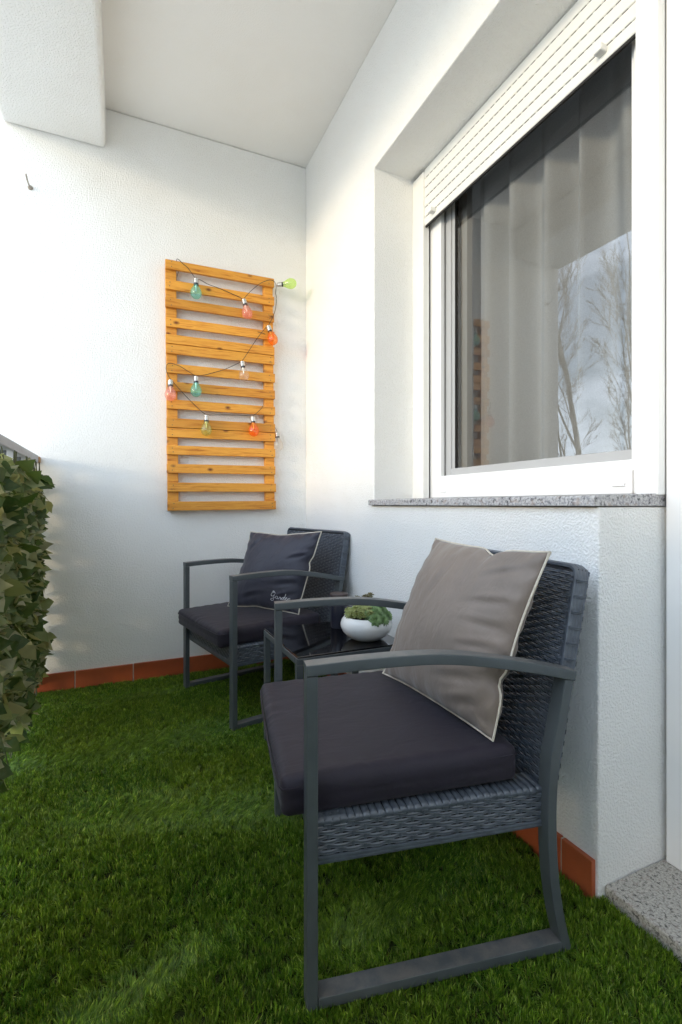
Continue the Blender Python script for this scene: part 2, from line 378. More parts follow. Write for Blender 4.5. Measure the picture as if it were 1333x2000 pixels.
# ================================================================== the setting
GZ = -.036                                             # slab under the turf
g = MB(); g.add([(-600, -600, -4.2), (600, -600, -4.2), (600, 600, -4.2), (-600, 600, -4.2)], [(0, 1, 2, 3)])
tag(g.build('ground', 'ground'), kind='structure')
tag(boxo('floor', (-.52, -2.5, GZ-.2), (.9995, 2.75, GZ), 'turfback', bev=0), kind='structure')
WEND, OPL, OPT, SILL = .785, 1.885, 2.343, .874
hw = extrude_yz('house_wall', [(2.75, GZ-.2), (2.75, 2.89), (-2.5, 2.89), (-2.5, GZ-.2), (-.2, GZ-.2), (-.2, OPT), (OPL, OPT), (OPL, SILL), (WEND, SILL), (WEND, GZ-.2)], 1.0, 1.30, 'wall', .005)
tag(hw, 'long white stuccoed house wall around the shuttered window and door', 'wall')
ew = boxo('end_wall', (-.52, 2.75, GZ-.2), (1.30, 2.97, 2.89), 'wall', None, .012, 3)
tag(ew, 'white stuccoed end wall on which the slatted wooden panel hangs', 'wall')
tag(boxo('ceiling', (-.52, -2.5, 2.89), (1.30, 2.97, 3.10), 'ceiling', None, .004), kind='structure')
tag(boxo('added_rear_wall', (-.52, -2.72, GZ-.2), (1.30, -2.5005, 3.10), 'wall', None, .01), kind='structure')  # unseen wall, added to block sky light from behind the camera
bmo = boxo('beam', (-.52, -2.5, 2.675), (-.075, 2.75, 2.89), 'beam', None, .022, 4)
tag(bmo, 'white plastered beam along the outer edge of the balcony ceiling', 'beam')
tag(boxo('door_floor', (1.0, -.1995, GZ-.2), (1.30, .7845, GZ-.0005), 'turfback', None, 0), kind='structure')
# skirting tiles: children of the wall they are set on
x = -.52; joints = [-.477, -.212, .053, .318, .583, .848, .985]
for a, b in zip(joints[:-1], joints[1:]):
    boxo('skirting_tile', (a+.0025, 2.738, GZ), (b-.0025, 2.7495, .058+random.uniform(-.001, .001)), 'tile', ew, .002)
boxo('grout', (-.50, 2.742, GZ), (.985, 2.7497, .056), 'grout', ew, 0)
yj = 2.735
k = 0
while yj > .80:
    y2 = max(yj-.265, .79)
    boxo('skirting_tile', (.986, y2+.0025, GZ), (.9995, yj-.0025, .058), 'tile', hw, .002); yj = y2
boxo('grout', (.990, .795, GZ), (.9997, 2.735, .056), 'grout', hw, 0)

# room behind the window (closed, unlit)
rm = MB(); rm.box((1.301, -1.6, -.2), (4.2, 3.4, 2.8))
rm.f = [f for i, f in enumerate(rm.f) if i != 5]
rmo = rm.build('room_interior', 'room'); tag(rmo, kind='structure')

# window sill
sill = MB()
pr = [(.980, .876), (.980, .897), (.984, .9005), (1.232, .908), (1.232, .876)]
n = len(pr); sill.add([(x, .781, z) for x, z in pr]+[(x, 1.8845, z) for x, z in pr], [tuple(range(n)), tuple(range(n, 2*n))[::-1]]+[(i, n+i, n+(i+1) % n, (i+1) % n) for i in range(n)])
pr2 = [(.980, .876), (.980, .897), (.984, .9005), (.9985, .9005), (.9985, .876)]
o0 = [(x, 1.885, z) for x, z in pr2]+[(x, 1.902, z) for x, z in pr2]
sill.add(o0, [tuple(range(n)), tuple(range(n, 2*n))[::-1]]+[(i, n+i, n+(i+1) % n, (i+1) % n) for i in range(n)])
tag(sill.build('window_sill', 'sill', None, None, .0015), 'speckled grey granite sill under the window', 'sill')
tag(boxo('threshold', (1.018, -.2, GZ), (1.245, .7835, .0), 'threshold', None, .004, 3), 'pale granite threshold slab below the white door', 'threshold')

# ------------------------------------------------------------------ window
win = empty('window', (1.24, 1.34, .908), 0, 'white aluminium window with half raised roller shutter above granite sill', 'window')
def wb(name, a, b, mat, parent=None, bev=.002):
    p = parent or win; off = Vector((1.24, 1.34, .908)) if p == win else Vector((1.24, 1.34, .908))
    return boxo(name, tuple(Vector(a)-off), tuple(Vector(b)-off), mat, p, bev)
wb('guide_rail', (1.196, 1.797, .9035), (1.226, 1.8845, 2.328), 'shutter')
wb('guide_rail', (1.196, .776, .9035), (1.226, .834, 2.3425), 'white')
wb('frame_stile', (1.238, 1.728, .908), (1.30, 1.812, 2.33), 'white')
wb('seal_or_gap', (1.245, 1.812, .908), (1.30, 1.884, 2.33), 'dark', None, 0)  # dark filler standing in for the shade in the gap behind the guide
wb('frame_stile', (1.238, .79, .908), (1.30, .868, 2.33), 'white')
fb = wb('frame_rail', (1.232, .868, .908), (1.30, 1.728, .969), 'white')
wb('frame_rail', (1.2385, .868, .9695), (1.30, 1.728, 1.000), 'white')
for y in (1.70, .905):
    c_ = wb('drain_cap', (1.226, y-.018, .929), (1.232, y+.018, .938), 'white', fb, .001)
wb('frame_head', (1.238, .868, 2.27), (1.30, 1.728, 2.33), 'white')
# sash with glass
wb('sash_stile', (1.262, 1.690, 1.0), (1.288, 1.7275, 2.27), 'sash')
wb('seal_or_gap', (1.255, 1.7235, 1.0), (1.262, 1.7275, 2.27), 'seal_or_gap', None, 0)
wb('sash_bead', (1.267, 1.668, 1.012), (1.286, 1.690, 2.25), 'sash', None, .003)
wb('seal_or_gap', (1.266, 1.664, 1.016), (1.284, 1.668, 2.25), 'dark', None, 0)
wb('sash_stile', (1.252, .8685, 1.0), (1.288, .884, 2.27), 'white')
wb('sash_rail', (1.262, .884, 1.0), (1.288, 1.690, 1.030), 'sash', None, .003)
wb('sash_rail', (1.252, .884, 2.24), (1.288, 1.690, 2.27), 'white')
gp = MB(); gp.add([(1.272, .884, 1.030), (1.272, 1.668, 1.030), (1.272, 1.668, 2.24), (1.272, .884, 2.24)], [(3, 2, 1, 0)])
gp.v = [tuple(Vector(p)-Vector((1.24, 1.34, .908))) for p in gp.v]
gp.build('glass_pane', 'pane', win)
wb('inner_stile', (1.302, 1.635, 1.0), (1.330, 1.705, 2.27), 'sash')
# roller shutter, half raised
sh = empty('roller_shutter', (0, 0, 0)); sh.parent = win
zs = [2.092, 2.130, 2.1735, 2.2155, 2.2575, 2.2995, 2.3415]
def slat(z0, z1, name):
    prof = [(1.206, z0+.0012), (1.2035, z0+.004), (1.2020, (z0+z1)/2), (1.2035, z1-.004), (1.206, z1-.0012), (1.213, z1-.0012), (1.213, z0+.0012)]
    m = MB(); n = len(prof); off = Vector((1.24, 1.34, .908))
    m.add([Vector((x, .834, z))-off for x, z in prof]+[Vector((x, 1.797, z))-off for x, z in prof],
          [tuple(range(n)), tuple(range(n, 2*n))[::-1]]+[(i, n+i, n+(i+1) % n, (i+1) % n) for i in range(n)])
    return m.build(name, 'shutter', sh, 30)
for a, b in zip(zs[1:-1], zs[2:]): slat(a, b, 'slat')
btm = slat(zs[0], zs[1], 'bottom_bar')
wb('rubber_strip', (1.205, .836, 2.085), (1.2125, 1.795, 2.0928), 'dark', btm, 0)
for y in (1.725, .93): wb('stopper', (1.176, y-.013, 2.108), (1.203, y+.013, 2.128), 'shutter', btm, .004)
sm = MB(); off = Vector((1.24, 1.34, .908))
for z in zs[1:-1]:
    y = .85+random.uniform(0, .02)
    while y < 1.78:
        a = Vector((1.2052, y, z-.0011))-off; sm.box(a, a+Vector((.003, .017, .0022))); y += .027
tag(sm.build('light_slots', 'dark', sh), kind='stuff')
# curtain
cm = MB(); ny, nz = 150, 24; Y0, Y1 = .60, 1.78
def cury(y, z):
    f = (z-.2)/2.2
    return 1.375+.042*math.sin(y*38+1.6*math.sin(y*5.3)+.5*math.sin(z*1.1))*(1.05-.3*f)+.016*math.sin(y*71+2*math.sin(y*9)+.3*z)+.02*math.sin(y*7.5)
vs = [(cury(Y0+(Y1-Y0)*i/ny, .2+2.2*j/nz), Y0+(Y1-Y0)*i/ny+.01*math.sin(i*.3+j*.1), .2+2.2*j/nz) for j in range(nz+1) for i in range(ny+1)]
fs = [(j*(ny+1)+i, j*(ny+1)+i+1, (j+1)*(ny+1)+i+1, (j+1)*(ny+1)+i) for j in range(nz) for i in range(ny)]
cm.add(vs, fs)
tag(cm.build('curtain', 'curtain', None, 60), 'grey sheer curtain hanging in folds behind the window pane', 'curtain')

# ------------------------------------------------------------------ door
dr = empty('door', (1.23, .3, 0), 0, 'white door panel beside the window above the granite threshold', 'door')
def db(name, a, b, mat, bev=.002):
    off = Vector((1.23, .3, 0)); return boxo(name, tuple(Vector(a)-off), tuple(Vector(b)-off), mat, dr, bev)
db('frame', (1.222, .700, .0005), (1.28, .7735, 2.341), 'white', .003)
db('frame', (1.222, -.19, .0005), (1.28, -.12, 2.341), 'white', .003)
db('panel', (1.226, -.1195, .003), (1.27, .6995, 2.338), 'white', .003)

# ------------------------------------------------------------------ railing and ivy
rl = empty('railing', (-.39, 0, GZ), 0, 'grey metal railing with flat top cap behind the ivy', 'railing')
def rb(name, a, b, mat, bev=.002):
    off = Vector((-.39, 0, GZ)); return boxo(name, tuple(Vector(a)-off), tuple(Vector(b)-off), mat, rl, bev)
rb('cap', (-.425, -2.5, 1.076), (-.362, 2.705, 1.112), 'railmetal', .004)
rb('wall_bracket', (-.418, 2.7055, 1.078), (-.358, 2.7495, 1.108), 'endwood', .004)
for i in range(19):
    y = -2.4+i*.283
    rb('bar', (-.402, y-.008, GZ), (-.386, y+.008, 1.076), 'metal', .001)
for y in (-2.2, -.6, 1.0, 2.62): rb('post', (-.435, y-.02, GZ), (-.405, y+.02, 1.076), 'metal')
# ivy leaves
def leaf_mesh(L_, W_, fold, curl, tone, seed):
    r_ = random.Random(seed); m = MB(); n = 8; vs = []; fs = []
    wid = [.10, .62, .92, 1.0, .93, .76, .50, .22, 0.0]
    for i in range(n+1):
        t = i/n; y = L_*t; z = -curl*L_*t*t+.0022*r_.uniform(-1, 1)
        w = W_*.5*wid[i]*(1+.1*r_.uniform(-1, 1))
        vs += [(-w, y, z+fold*w), (0, y, z), (w, y, z+fold*w*r_.uniform(.7, 1.3))]
    for i in range(n):
        a = i*3; fs += [(a, a+1, a+4, a+3), (a+1, a+2, a+5, a+4)]
    vs += [(-.0012, 0, 0), (.0012, 0, 0), (0, -.018, -.003)]; q = len(vs); fs.append((q-3, q-2, q-1))
    m.add(vs, fs, tone); return m
LM = []
for i in range(6):
    m = leaf_mesh(random.uniform(.066, .090), random.uniform(.052, .068), random.uniform(.05, .4), random.uniform(.0, .55), i*.0, i)
    LM.append(m.mesh('leaf', 'leaf', 50))
def leaf_rot(edge=False):
    # leaf +Y is its tip; screens hang with tips down and outwards into the balcony
    tipz = random.uniform(-1.0, .45); tipx = random.uniform(.1, 1.1); tipy = random.uniform(-.9, .9)
    t = Vector((tipx, tipy, tipz)).normalized()
    nrm = Vector((random.uniform(-.5, 1), random.uniform(-.9, .5), random.uniform(-.5, 1))); nrm = (nrm-t*nrm.dot(t)).normalized()
    xx = t.cross(nrm); return Matrix((xx, t, nrm)).transposed()
iv = empty('ivy_screen', (-.35, 2.3, GZ), 0, 'artificial ivy screen of sage green leaves covering the railing', 'ivy')
ivo = Vector((-.35, 2.3, GZ))
def zmin(y): return GZ+.05+.11*math.exp(-((y-1.95)/.13)**2)+.12*math.exp(-((y-1.36)/.14)**2)+.05*math.exp(-((y-2.55)/.08)**2)
for i in range(300):
    y = 1.78+(2.69-1.78)*random.random(); z = zmin(y)+.01+(GZ+1.055-zmin(y))*random.random()
    p = Vector((-.368+random.uniform(-.02, .02)+.016*math.sin(y*23+z*9)+.014*math.sin(z*31-y*7), y, z))
    o = bpy.data.objects.new('leaf', LM[i % 6]); C.objects.link(o); o.parent = iv
    o.matrix_local = Matrix.Translation(p-ivo) @ leaf_rot().to_4x4() @ Matrix.Scale(random.uniform(.8, 1.12), 4)
bk = MB()
def add_leaf(p, sc=1):
    src = LM[random.randrange(6)]; rm_ = leaf_rot()
    vs = [rm_ @ (v.co*sc)+p-ivo for v in src.vertices]; bk.add(vs, [tuple(f.vertices) for f in src.polygons], random.random())
for i in range(1900):
    y = random.uniform(1.70, 2.71); z0_ = zmin(y)+.05
    add_leaf(Vector((-.388+random.uniform(-.02, .012), y, z0_+(GZ+1.06-z0_)*random.random())), random.uniform(.8, 1.1))
for i in range(6500):
    y = random.uniform(-2.4, 1.74); z0_ = zmin(y)+.05
    add_leaf(Vector((-.375+random.uniform(-.025, .03), y, z0_+(GZ+1.07-z0_)*random.random())), random.uniform(.8, 1.1))
tag(bk.build('leaf_backing', 'leaf', iv, 50), kind='stuff')
stem = MB()
for i in range(26):
    y = 1.6+1.1*random.random(); pts = [Vector((-.36+random.uniform(-.01, .01), y+random.uniform(-.06, .06), GZ+.03+1.08*j/7))-ivo for j in range(8)]
    stem.tube(catmull(pts, 3), .0022, 5)
tag(stem.build('stems', 'ivystem', iv, 60), kind='stuff')

# ------------------------------------------------------------------ turf
tufts = bpy.data.collections.new('turf_tufts')
def tuft(seed, combed, nb=20, rad=.0085):
    r_ = np.random.default_rng(seed); m = MB()
    for i in range(nb):
        a = r_.uniform(0, 2*math.pi); q = rad*math.sqrt(r_.uniform()); bx, by = q*math.cos(a), q*math.sin(a)
        d = r_.normal(math.pi/2, .38) if combed else a+r_.normal(0, .7)
        if r_.uniform() < .14:                                   # tan thatch curls low down
            h = r_.uniform(.006, .011); w = .0007; ln = r_.uniform(.3, 1.1); tone = r_.uniform(0, .12)
        else:
            h = r_.uniform(.012, .0190); w = r_.uniform(.0007, .0010); ln = abs(r_.normal(.24, .24)); tone = np.clip(r_.normal(.46, .27), .17, 1)
            if combed: ln = abs(r_.normal(.95, .25))
        dx, dy = math.cos(d), math.sin(d)
        fa = d+math.pi/2+r_.normal(0, .35 if combed else .7); wx, wy = math.cos(fa)*w, math.sin(fa)*w
        vs = []
        for j, t in enumerate((0, .4, .75, 1)):
            off = ln*h*(t**1.5); zz = h*(t-(.42 if combed else .28)*ln*t*t); px, py = bx+dx*off, by+dy*off; s_ = (1, .95, .7, 0)[j]
            if j < 3: vs += [(px-wx*s_, py-wy*s_, zz), (px+wx*s_, py+wy*s_, zz)]
            else: vs.append((px, py, zz))
        m.add(vs, [(0, 1, 3, 2), (2, 3, 5, 4), (4, 5, 6)], float(tone))
    me = m.mesh('turf_tuft', 'turf'); me.polygons.foreach_set('use_smooth', [True]*len(me.polygons))
    o = bpy.data.objects.new('turf_tuft_%02d' % (seed-100), me); tufts.objects.link(o)
for i in range(14): tuft(100+i, i >= 8)
pts = []; rots = []; scs = []; idx = []
N_T = 62000
def comb(x, y):
    # where the pile lies brushed over: how surely, and which way it lies
    wt = .06+.10*math.sin(4.1*x+2.3*y+1)*math.sin(2.7*y-3.3*x); d = 2.2+1.3*math.sin(1.7*x+1.9*y)
    for (cx, cy, ang, hl, hw, dd) in ((.05, 2.00, 0, .50, .10, .15), (.20, 1.50, -.35, .42, .09, .1), (.62, .98, .25, .28, .07, .3), (-.10, .95, .3, .35, .05, .8), (.0, 2.52, 0, .3, .05, .2)):
        ux = (x-cx)*math.cos(ang)+(y-cy)*math.sin(ang); uy = -(x-cx)*math.sin(ang)+(y-cy)*math.cos(ang)
        g_ = math.exp(-(ux/hl)**4-(uy/hw)**2)
        wt = wt*(1-g_)+1.0*g_; d = d*(1-g_)+dd*g_
    return wt, d
while len(pts) < N_T:
    x = rng.uniform(-.43, 1.012); y = rng.uniform(-.9, 2.735)
    if y > .78 and x > .982: continue
    wt, d = comb(x, y); lying = rng.uniform() < wt
    if not lying and rng.uniform() < .22: continue
    if lying: e = Euler((rng.normal(0, .06), rng.normal(0, .06), d-math.pi/2+rng.normal(0, .25))); k = int(rng.integers(8, 14))
    else: e = Euler((rng.normal(0, .24), rng.normal(0, .24), rng.uniform(0, 6.283))); k = int(rng.integers(0, 8))
    pts.append((x, y, GZ+.001)); rots.append(tuple(e)); scs.append(rng.uniform(.72, 1.18)); idx.append(k)
me = bpy.data.meshes.new('turf'); me.from_pydata(pts, [], [])
at = me.attributes.new('rot', 'FLOAT_VECTOR', 'POINT'); at.data.foreach_set('vector', np.array(rots, dtype=np.float32).ravel())
at = me.attributes.new('sc', 'FLOAT', 'POINT'); at.data.foreach_set('value', np.array(scs, dtype=np.float32))
at = me.attributes.new('idx', 'INT', 'POINT'); at.data.foreach_set('value', np.array(idx, dtype=np.int32))
turf = bpy.data.objects.new('turf', me); C.objects.link(turf); tag(turf, 'green artificial turf covering the balcony floor', 'grass', kind='stuff')
gn = bpy.data.node_groups.new('turf_scatter', 'GeometryNodeTree')
gn.interface.new_socket('Geometry', in_out='INPUT', socket_type='NodeSocketGeometry'); gn.interface.new_socket('Geometry', in_out='OUTPUT', socket_type='NodeSocketGeometry')
gi = gn.nodes.new('NodeGroupInput'); go = gn.nodes.new('NodeGroupOutput'); ip = gn.nodes.new('GeometryNodeInstanceOnPoints')
ci = gn.nodes.new('GeometryNodeCollectionInfo'); ci.inputs['Collection'].default_value = tufts; ci.inputs['Separate Children'].default_value = True; ci.inputs['Reset Children'].default_value = True
def na(nm, ty):
    n = gn.nodes.new('GeometryNodeInputNamedAttribute'); n.data_type = ty; n.inputs['Name'].default_value = nm; return n.outputs['Attribute']
e2r = gn.nodes.new('FunctionNodeEulerToRotation')
lk = gn.links.new
lk(gi.outputs[0], ip.inputs['Points']); lk(ci.outputs[0], ip.inputs['Instance']); ip.inputs['Pick Instance'].default_value = True
lk(na('idx', 'INT'), ip.inputs['Instance Index']); lk(na('rot', 'FLOAT_VECTOR'), e2r.inputs[0]); lk(e2r.outputs[0], ip.inputs['Rotation'])
lk(na('sc', 'FLOAT'), ip.inputs['Scale']); lk(ip.outputs[0], go.inputs[0])
md = turf.modifiers.new('scatter', 'NODES'); md.node_group = gn

# ================================================================== chairs
CW = .60                                             # outer width
TW, TH = .036, .021                                  # tube: across, in plane
def weave(mb, O, U, V, N_, lu, lv, pitch=.0235, row=.0086, amp=.0017, step=6, stakes=True):
    O, U, V, N_ = map(Vector, (O, U, V, N_)); flip = U.cross(V).dot(N_) < 0; rows = int(round(lv/row)); row = lv/rows
    nst = max(2, int(lu/(pitch/step))); prof = [(-.47, -.0012), (-.26, .0009), (-.02, -.0003), (.24, .0009), (.47, -.0012)]
    for r_ in range(rows):
        vs = []; fs = []; ph = math.pi*(r_ % 2)+random.uniform(-.15, .15)
        for i in range(nst+1):
            u = lu*i/nst; c_ = math.cos(math.pi*u/pitch+ph); h = amp*math.copysign(abs(c_)**.7, c_)+.0007
            sq = 1-.10*(1-abs(c_))
            for (a, hh) in prof: vs.append(O+U*u+V*((r_+.5)*row+a*row*sq*1.02)+N_*(h+hh))
        k = len(prof)
        for i in range(nst):
            for j in range(k-1):
                f_ = (i*k+j, (i+1)*k+j, (i+1)*k+j+1, i*k+j+1); fs.append(f_[::-1] if flip else f_)
        mb.add(vs, fs)
    if stakes:
        kst = int(lu/pitch)+1
        for q in range(kst):
            u = min(lu-.003, max(.003, q*pitch))
            a = O+U*(u-.0032)-N_*.0004; b = O+U*(u+.0032)-N_*.0004
            mb.add([a, b, b+V*lv, a+V*lv, (a+b)/2+N_*.0008, (a+b)/2+V*lv+N_*.0008], [(0, 4, 5, 3), (4, 1, 2, 5)])
def make_chair():
    root = empty('armchair', (0, 0, 0))
    pr = rrect(TW, TH, .003)
    for side in (0, 1):
        y = TW/2 if side == 0 else CW-TW/2
        m = MB(); m.sweep([(TH/2, y, 0), (TH/2, y, .5978)], rrect(TW, TH, .003), up=(1, 0, 0)); m.build('leg', 'metal', root, 35)
        arm = catmull([(0, y, .6085), (.1, y, .6125), (.2, y, .6135), (.27, y, .6105), (.35, y, .600), (.46, y, .579), (.556, y, .556)], 5)
        m = MB(); m.sweep(arm, pr); m.build('armrest', 'metal', root, 35)
        rp = [(.541, .5485), (.532, .50), (.519, .44), (.508, .39), (.503, .33), (.501, .27), (.503, .20), (.509, .13), (.521, .06), (.536, .0005)]
        m = MB(); m.sweep(catmull([(a, y, b) for a, b in rp], 4), rrect(TW, TH, .003), up=(1, 0, 0)); m.build('leg', 'metal', root, 35)
        m = MB(); m.sweep([(TH+.0005, y, .0105), (.5225, y, .0105)], pr); m.build('runner', 'metal', root, 35)
    # seat box
    s0, s1, y0, y1, z0, z1 = .022, .495, .025, CW-.025, .250, .323
    m = MB(); m.box((s0+.006, y0+.006, z0+.004), (s1, y1-.006, z1-.008)); seat = m.build('seat', 'wickerback', root)
    w = MB()
    weave(w, (s0, y0, z0), (1, 0, 0), (0, 0, 1), (0, -1, 0), s1-s0, z1-z0)
    weave(w, (s1, y1, z0), (-1, 0, 0), (0, 0, 1), (0, 1, 0), s1-s0, z1-z0)
    weave(w, (s0, y1, z0), (0, -1, 0), (0, 0, 1), (-1, 0, 0), y1-y0, z1-z0)
    # wrapped rim on top and cords at the lower edge
    def wraps(a, b, inw, n_):
        a, b, inw = Vector(a), Vector(b), Vector(inw); d = (b-a)/n_; t = d.normalized(); hw_ = d.length*.46
        for i in range(n_):
            c_ = a+d*(i+.5); jz = random.uniform(-.0006, .0006)
            prof_ = [(0, -.010), (-.0025, -.003), (-.001, .0025), (.006, .0042), (.055, .0040), (.060, .001)]
            vs = []
            for (q, h) in prof_:
                for e_, dz in ((-1, -.0026), (-.6, 0), (.6, 0), (1, -.0026)): vs.append(c_+t*hw_*e_+inw*q+Vector((0, 0, h+dz+jz)))
            w.add(vs, [(r_*4+j, r_*4+j+1, (r_+1)*4+j+1, (r_+1)*4+j) for r_ in range(5) for j in range(3)])
    wraps((s0, y0-.001, z1), (s1, y0-.001, z1), (0, 1, 0), 32)
    wraps((s1, y1+.001, z1), (s0, y1+.001, z1), (0, -1, 0), 32)
    wraps((s0-.001, y1, z1), (s0-.001, y0, z1), (1, 0, 0), 38)
    for zz in (z0-.001, z0+.005):
        w.tube([(s1, y0-.002, zz), (s0-.002, y0-.002, zz), (s0-.002, y1+.002, zz), (s1, y1+.002, zz)], .0032, 6)
    tag(w.build('seat_weave', 'wicker', seat, 60), kind='stuff')
    # backrest, leaning
    by0, by1 = .030, CW-.030
    lean = math.atan(.178); Vv = Vector((math.sin(lean), 0, math.cos(lean))); Nn = Vector((-math.cos(lean), 0, math.sin(lean)))
    O = Vector((.499, by0, .300)); Hh = .482; th = .030
    m = MB(); a = O-Nn*.004; 
    pts8 = [a+Vector((0, .004, 0)), a+Vector((0, by1-by0-.004, 0))]; q = [p for p in pts8]
    q += [p+Vv*(Hh-.004) for p in (pts8[1], pts8[0])]; q += [p-Nn*(th-.008) for p in q]
    m.add(q, [(0, 1, 2, 3), (7, 6, 5, 4), (0, 4, 5, 1), (1, 5, 6, 2), (2, 6, 7, 3), (3, 7, 4, 0)])
    back = m.build('backrest', 'wickerback', root)
    w = MB()
    weave(w, O+Vector((0, .010, 0)), (0, 1, 0), Vv, Nn, by1-by0-.020, Hh-.012, row=.0084)
    weave(w, O+Vector((0, by1-by0, 0))-Nn*th, (0, -1, 0), Vv, -Nn, by1-by0, Hh-.006, step=3, row=.012)
    # border cords around the slab with cross wraps
    for dd, rr in ((.003, .0055), (.011, .006), (.020, .006), (.028, .005)):
        a = O-Nn*dd
        w.tube([a+Vector((0, .004, 0)), a+Vector((0, .003, 0))+Vv*(Hh-.02), a+Vector((0, .008, 0))+Vv*(Hh-.006), a+Vector((0, .022, 0))+Vv*Hh,
                a+Vector((0, by1-by0-.022, 0))+Vv*Hh, a+Vector((0, by1-by0-.008, 0))+Vv*(Hh-.006), a+Vector((0, by1-by0-.003, 0))+Vv*(Hh-.02), a+Vector((0, by1-by0-.004, 0))], rr, 6, up=(1, .01, 0))
    for sd in (0, 1):
        yb = 0 if sd == 0 else by1-by0; sg = 1 if sd == 0 else -1
        for j in range(14):
            v = .02+j*(Hh-.05)/13
            for dv in (0, .0032):
                p = O+Vv*(v+dv)
                w.tube([p+Vector((0, yb+sg*.024, 0))+Nn*.002, p+Vector((0, yb+sg*.012, 0))+Nn*.0035, p+Vector((0, yb-sg*.003, 0))-Nn*.002, p+Vector((0, yb-sg*.0045, 0))-Nn*.014, p+Vector((0, yb-sg*.002, 0))-Nn*.026], .0016, 5, up=(.1, 0, 1))
    tag(w.build('backrest_weave', 'wicker', back, 60), kind='stuff')
    # frame bars under the seat
    m = MB(); m.sweep([(.030, TW+.0005, .243), (.030, CW-TW-.0005, .243)], rrect(.018, .016, .003)); m.build('stretcher', 'metal', root, 35)
    m = MB(); m.sweep([(.480, TW+.0005, .243), (.480, CW-TW-.0005, .243)], rrect(.018, .016, .003)); m.build('stretcher', 'metal', root, 35)
    return root
CHAIRZ = -.027
chair = make_chair()
chair.location = (.300, .820, CHAIRZ); chair.rotation_euler = (0, 0, R(-10.8))
tag(chair, 'grey wicker armchair with metal arms closest to the door, under the taupe pillow', 'armchair', 'wicker armchairs on the turf')
chair2 = copy_tree(chair); chair2.location = (.404, 1.962, CHAIRZ); chair2.rotation_euler = (0, 0, R(12.1))
tag(chair2, 'grey wicker armchair in the corner by the end wall, under the dark pillow', 'armchair', 'wicker armchairs on the turf')
NEAR = Matrix.Translation(chair.location) @ Matrix.Rotation(R(-10.8), 4, 'Z')
FAR = Matrix.Translation(chair2.location) @ Matrix.Rotation(R(12.1), 4, 'Z')

# ------------------------------------------------------------------ seat cushions
def cushion_mesh(seed):
    r_ = random.Random(seed); lx, ly, h = .245, .258, .037; nx, ny, nz = 44, 46, 9; m = bmesh.new()
    idx = {}
    def vert(i, j, k):
        key = (i, j, k)
        if key in idx: return idx[key]
        a, b, c_ = 2*i/nx-1, 2*j/ny-1, 2*k/nz-1
        rad = .014; p = Vector((a*lx, b*ly, c_*h))
        inner = Vector((max(-lx+rad, min(lx-rad, p.x)), max(-ly+rad, min(ly-rad, p.y)), max(-h+rad, min(h-rad, p.z))))
        d = p-inner
        if d.length > 1e-6: p = inner+d.normalized()*min(rad, d.length if (abs(a) < .999 and abs(b) < .999 and abs(c_) < .999) else rad)
        dome = (1-a**2)*(1-b**2)
        if c_ > 0: p.z += .006*dome**.6*c_
        bulge = (1-c_*c_); 
        if abs(a) > .9: p.x += math.copysign(.006*bulge*(1-b**4), a)
        if abs(b) > .9: p.y += math.copysign(.006*bulge*(1-a**4), b)
        # puckers along the front and side edges
        ef = max(0, 1-(a+1)/.30); es = max(0, 1-(1-abs(b))/.18)
        if c_ > .3: p.z += ef*ef**.5*.0026*math.sin(b*46+3*math.sin(b*7+seed))*(.5+.5*math.sin(b*4.3+seed))+es*.0013*math.sin(a*30+seed)
        if abs(abs(c_)-.35) < .13 : 
            if a < -.98: p.x += .0022
            if abs(b) > .98: p.y += math.copysign(.0012, b)
        idx[key] = m.verts.new(p); return idx[key]
    for i in range(nx):
        for j in range(ny):
            for k in (0, nz):
                q = [vert(i, j, k), vert(i+1, j, k), vert(i+1, j+1, k), vert(i, j+1, k)]; m.faces.new(q if k else q[::-1])
    for i in range(nx):
        for k in range(nz):
            for j in (0, ny):
                q = [vert(i, j, k), vert(i+1, j, k), vert(i+1, j, k+1), vert(i, j, k+1)]; m.faces.new(q if j == 0 else q[::-1])
    for j in range(ny):
        for k in range(nz):
            for i in (0, nx):
                q = [vert(i, j, k), vert(i, j+1, k), vert(i, j+1, k+1), vert(i, j, k+1)]; m.faces.new(q[::-1] if i == 0 else q)
    me = bpy.data.meshes.new('seat_cushion'); m.to_mesh(me); m.free(); me.materials.append(M['cushion'])
    me.polygons.foreach_set('use_smooth', [True]*len(me.polygons)); return me
def seam(parent):
    m = MB(); lx, ly = .2465, .2595
    for zz in (.019,):
        m.tube([Vector((x*lx, y*ly, zz)) for x, y in ((-.93, -1), (.93, -1), (.985, -.985), (1, -.93), (1, .93), (.985, .985), (.93, 1), (-.93, 1), (-.988, .985), (-1.006, .93), (-1.025, .5), (-1.028, 0), (-1.025, -.5), (-1.006, -.93), (-.988, -.985))], .0022, 6, True)
    return m.build('seam_piping', 'cushion', parent, 60)
for nm, mat4, lab, sd in (('seat_cushion', NEAR, 'dark aubergine box cushion on the armchair with the taupe pillow', 1), ('seat_cushion', FAR, 'dark aubergine box cushion on the corner armchair with the dark pillow', 2)):
    root = bpy.data.objects.new(nm, cushion_mesh(sd)); C.objects.link(root)
    root.matrix_world = mat4 @ Matrix.Translation((.205, CW/2, .327+.038)) @ Matrix.Rotation(R(-1.2), 4, 'Y')
    tag(root, lab, 'cushion', 'seat cushions of the armchairs'); seam(root)

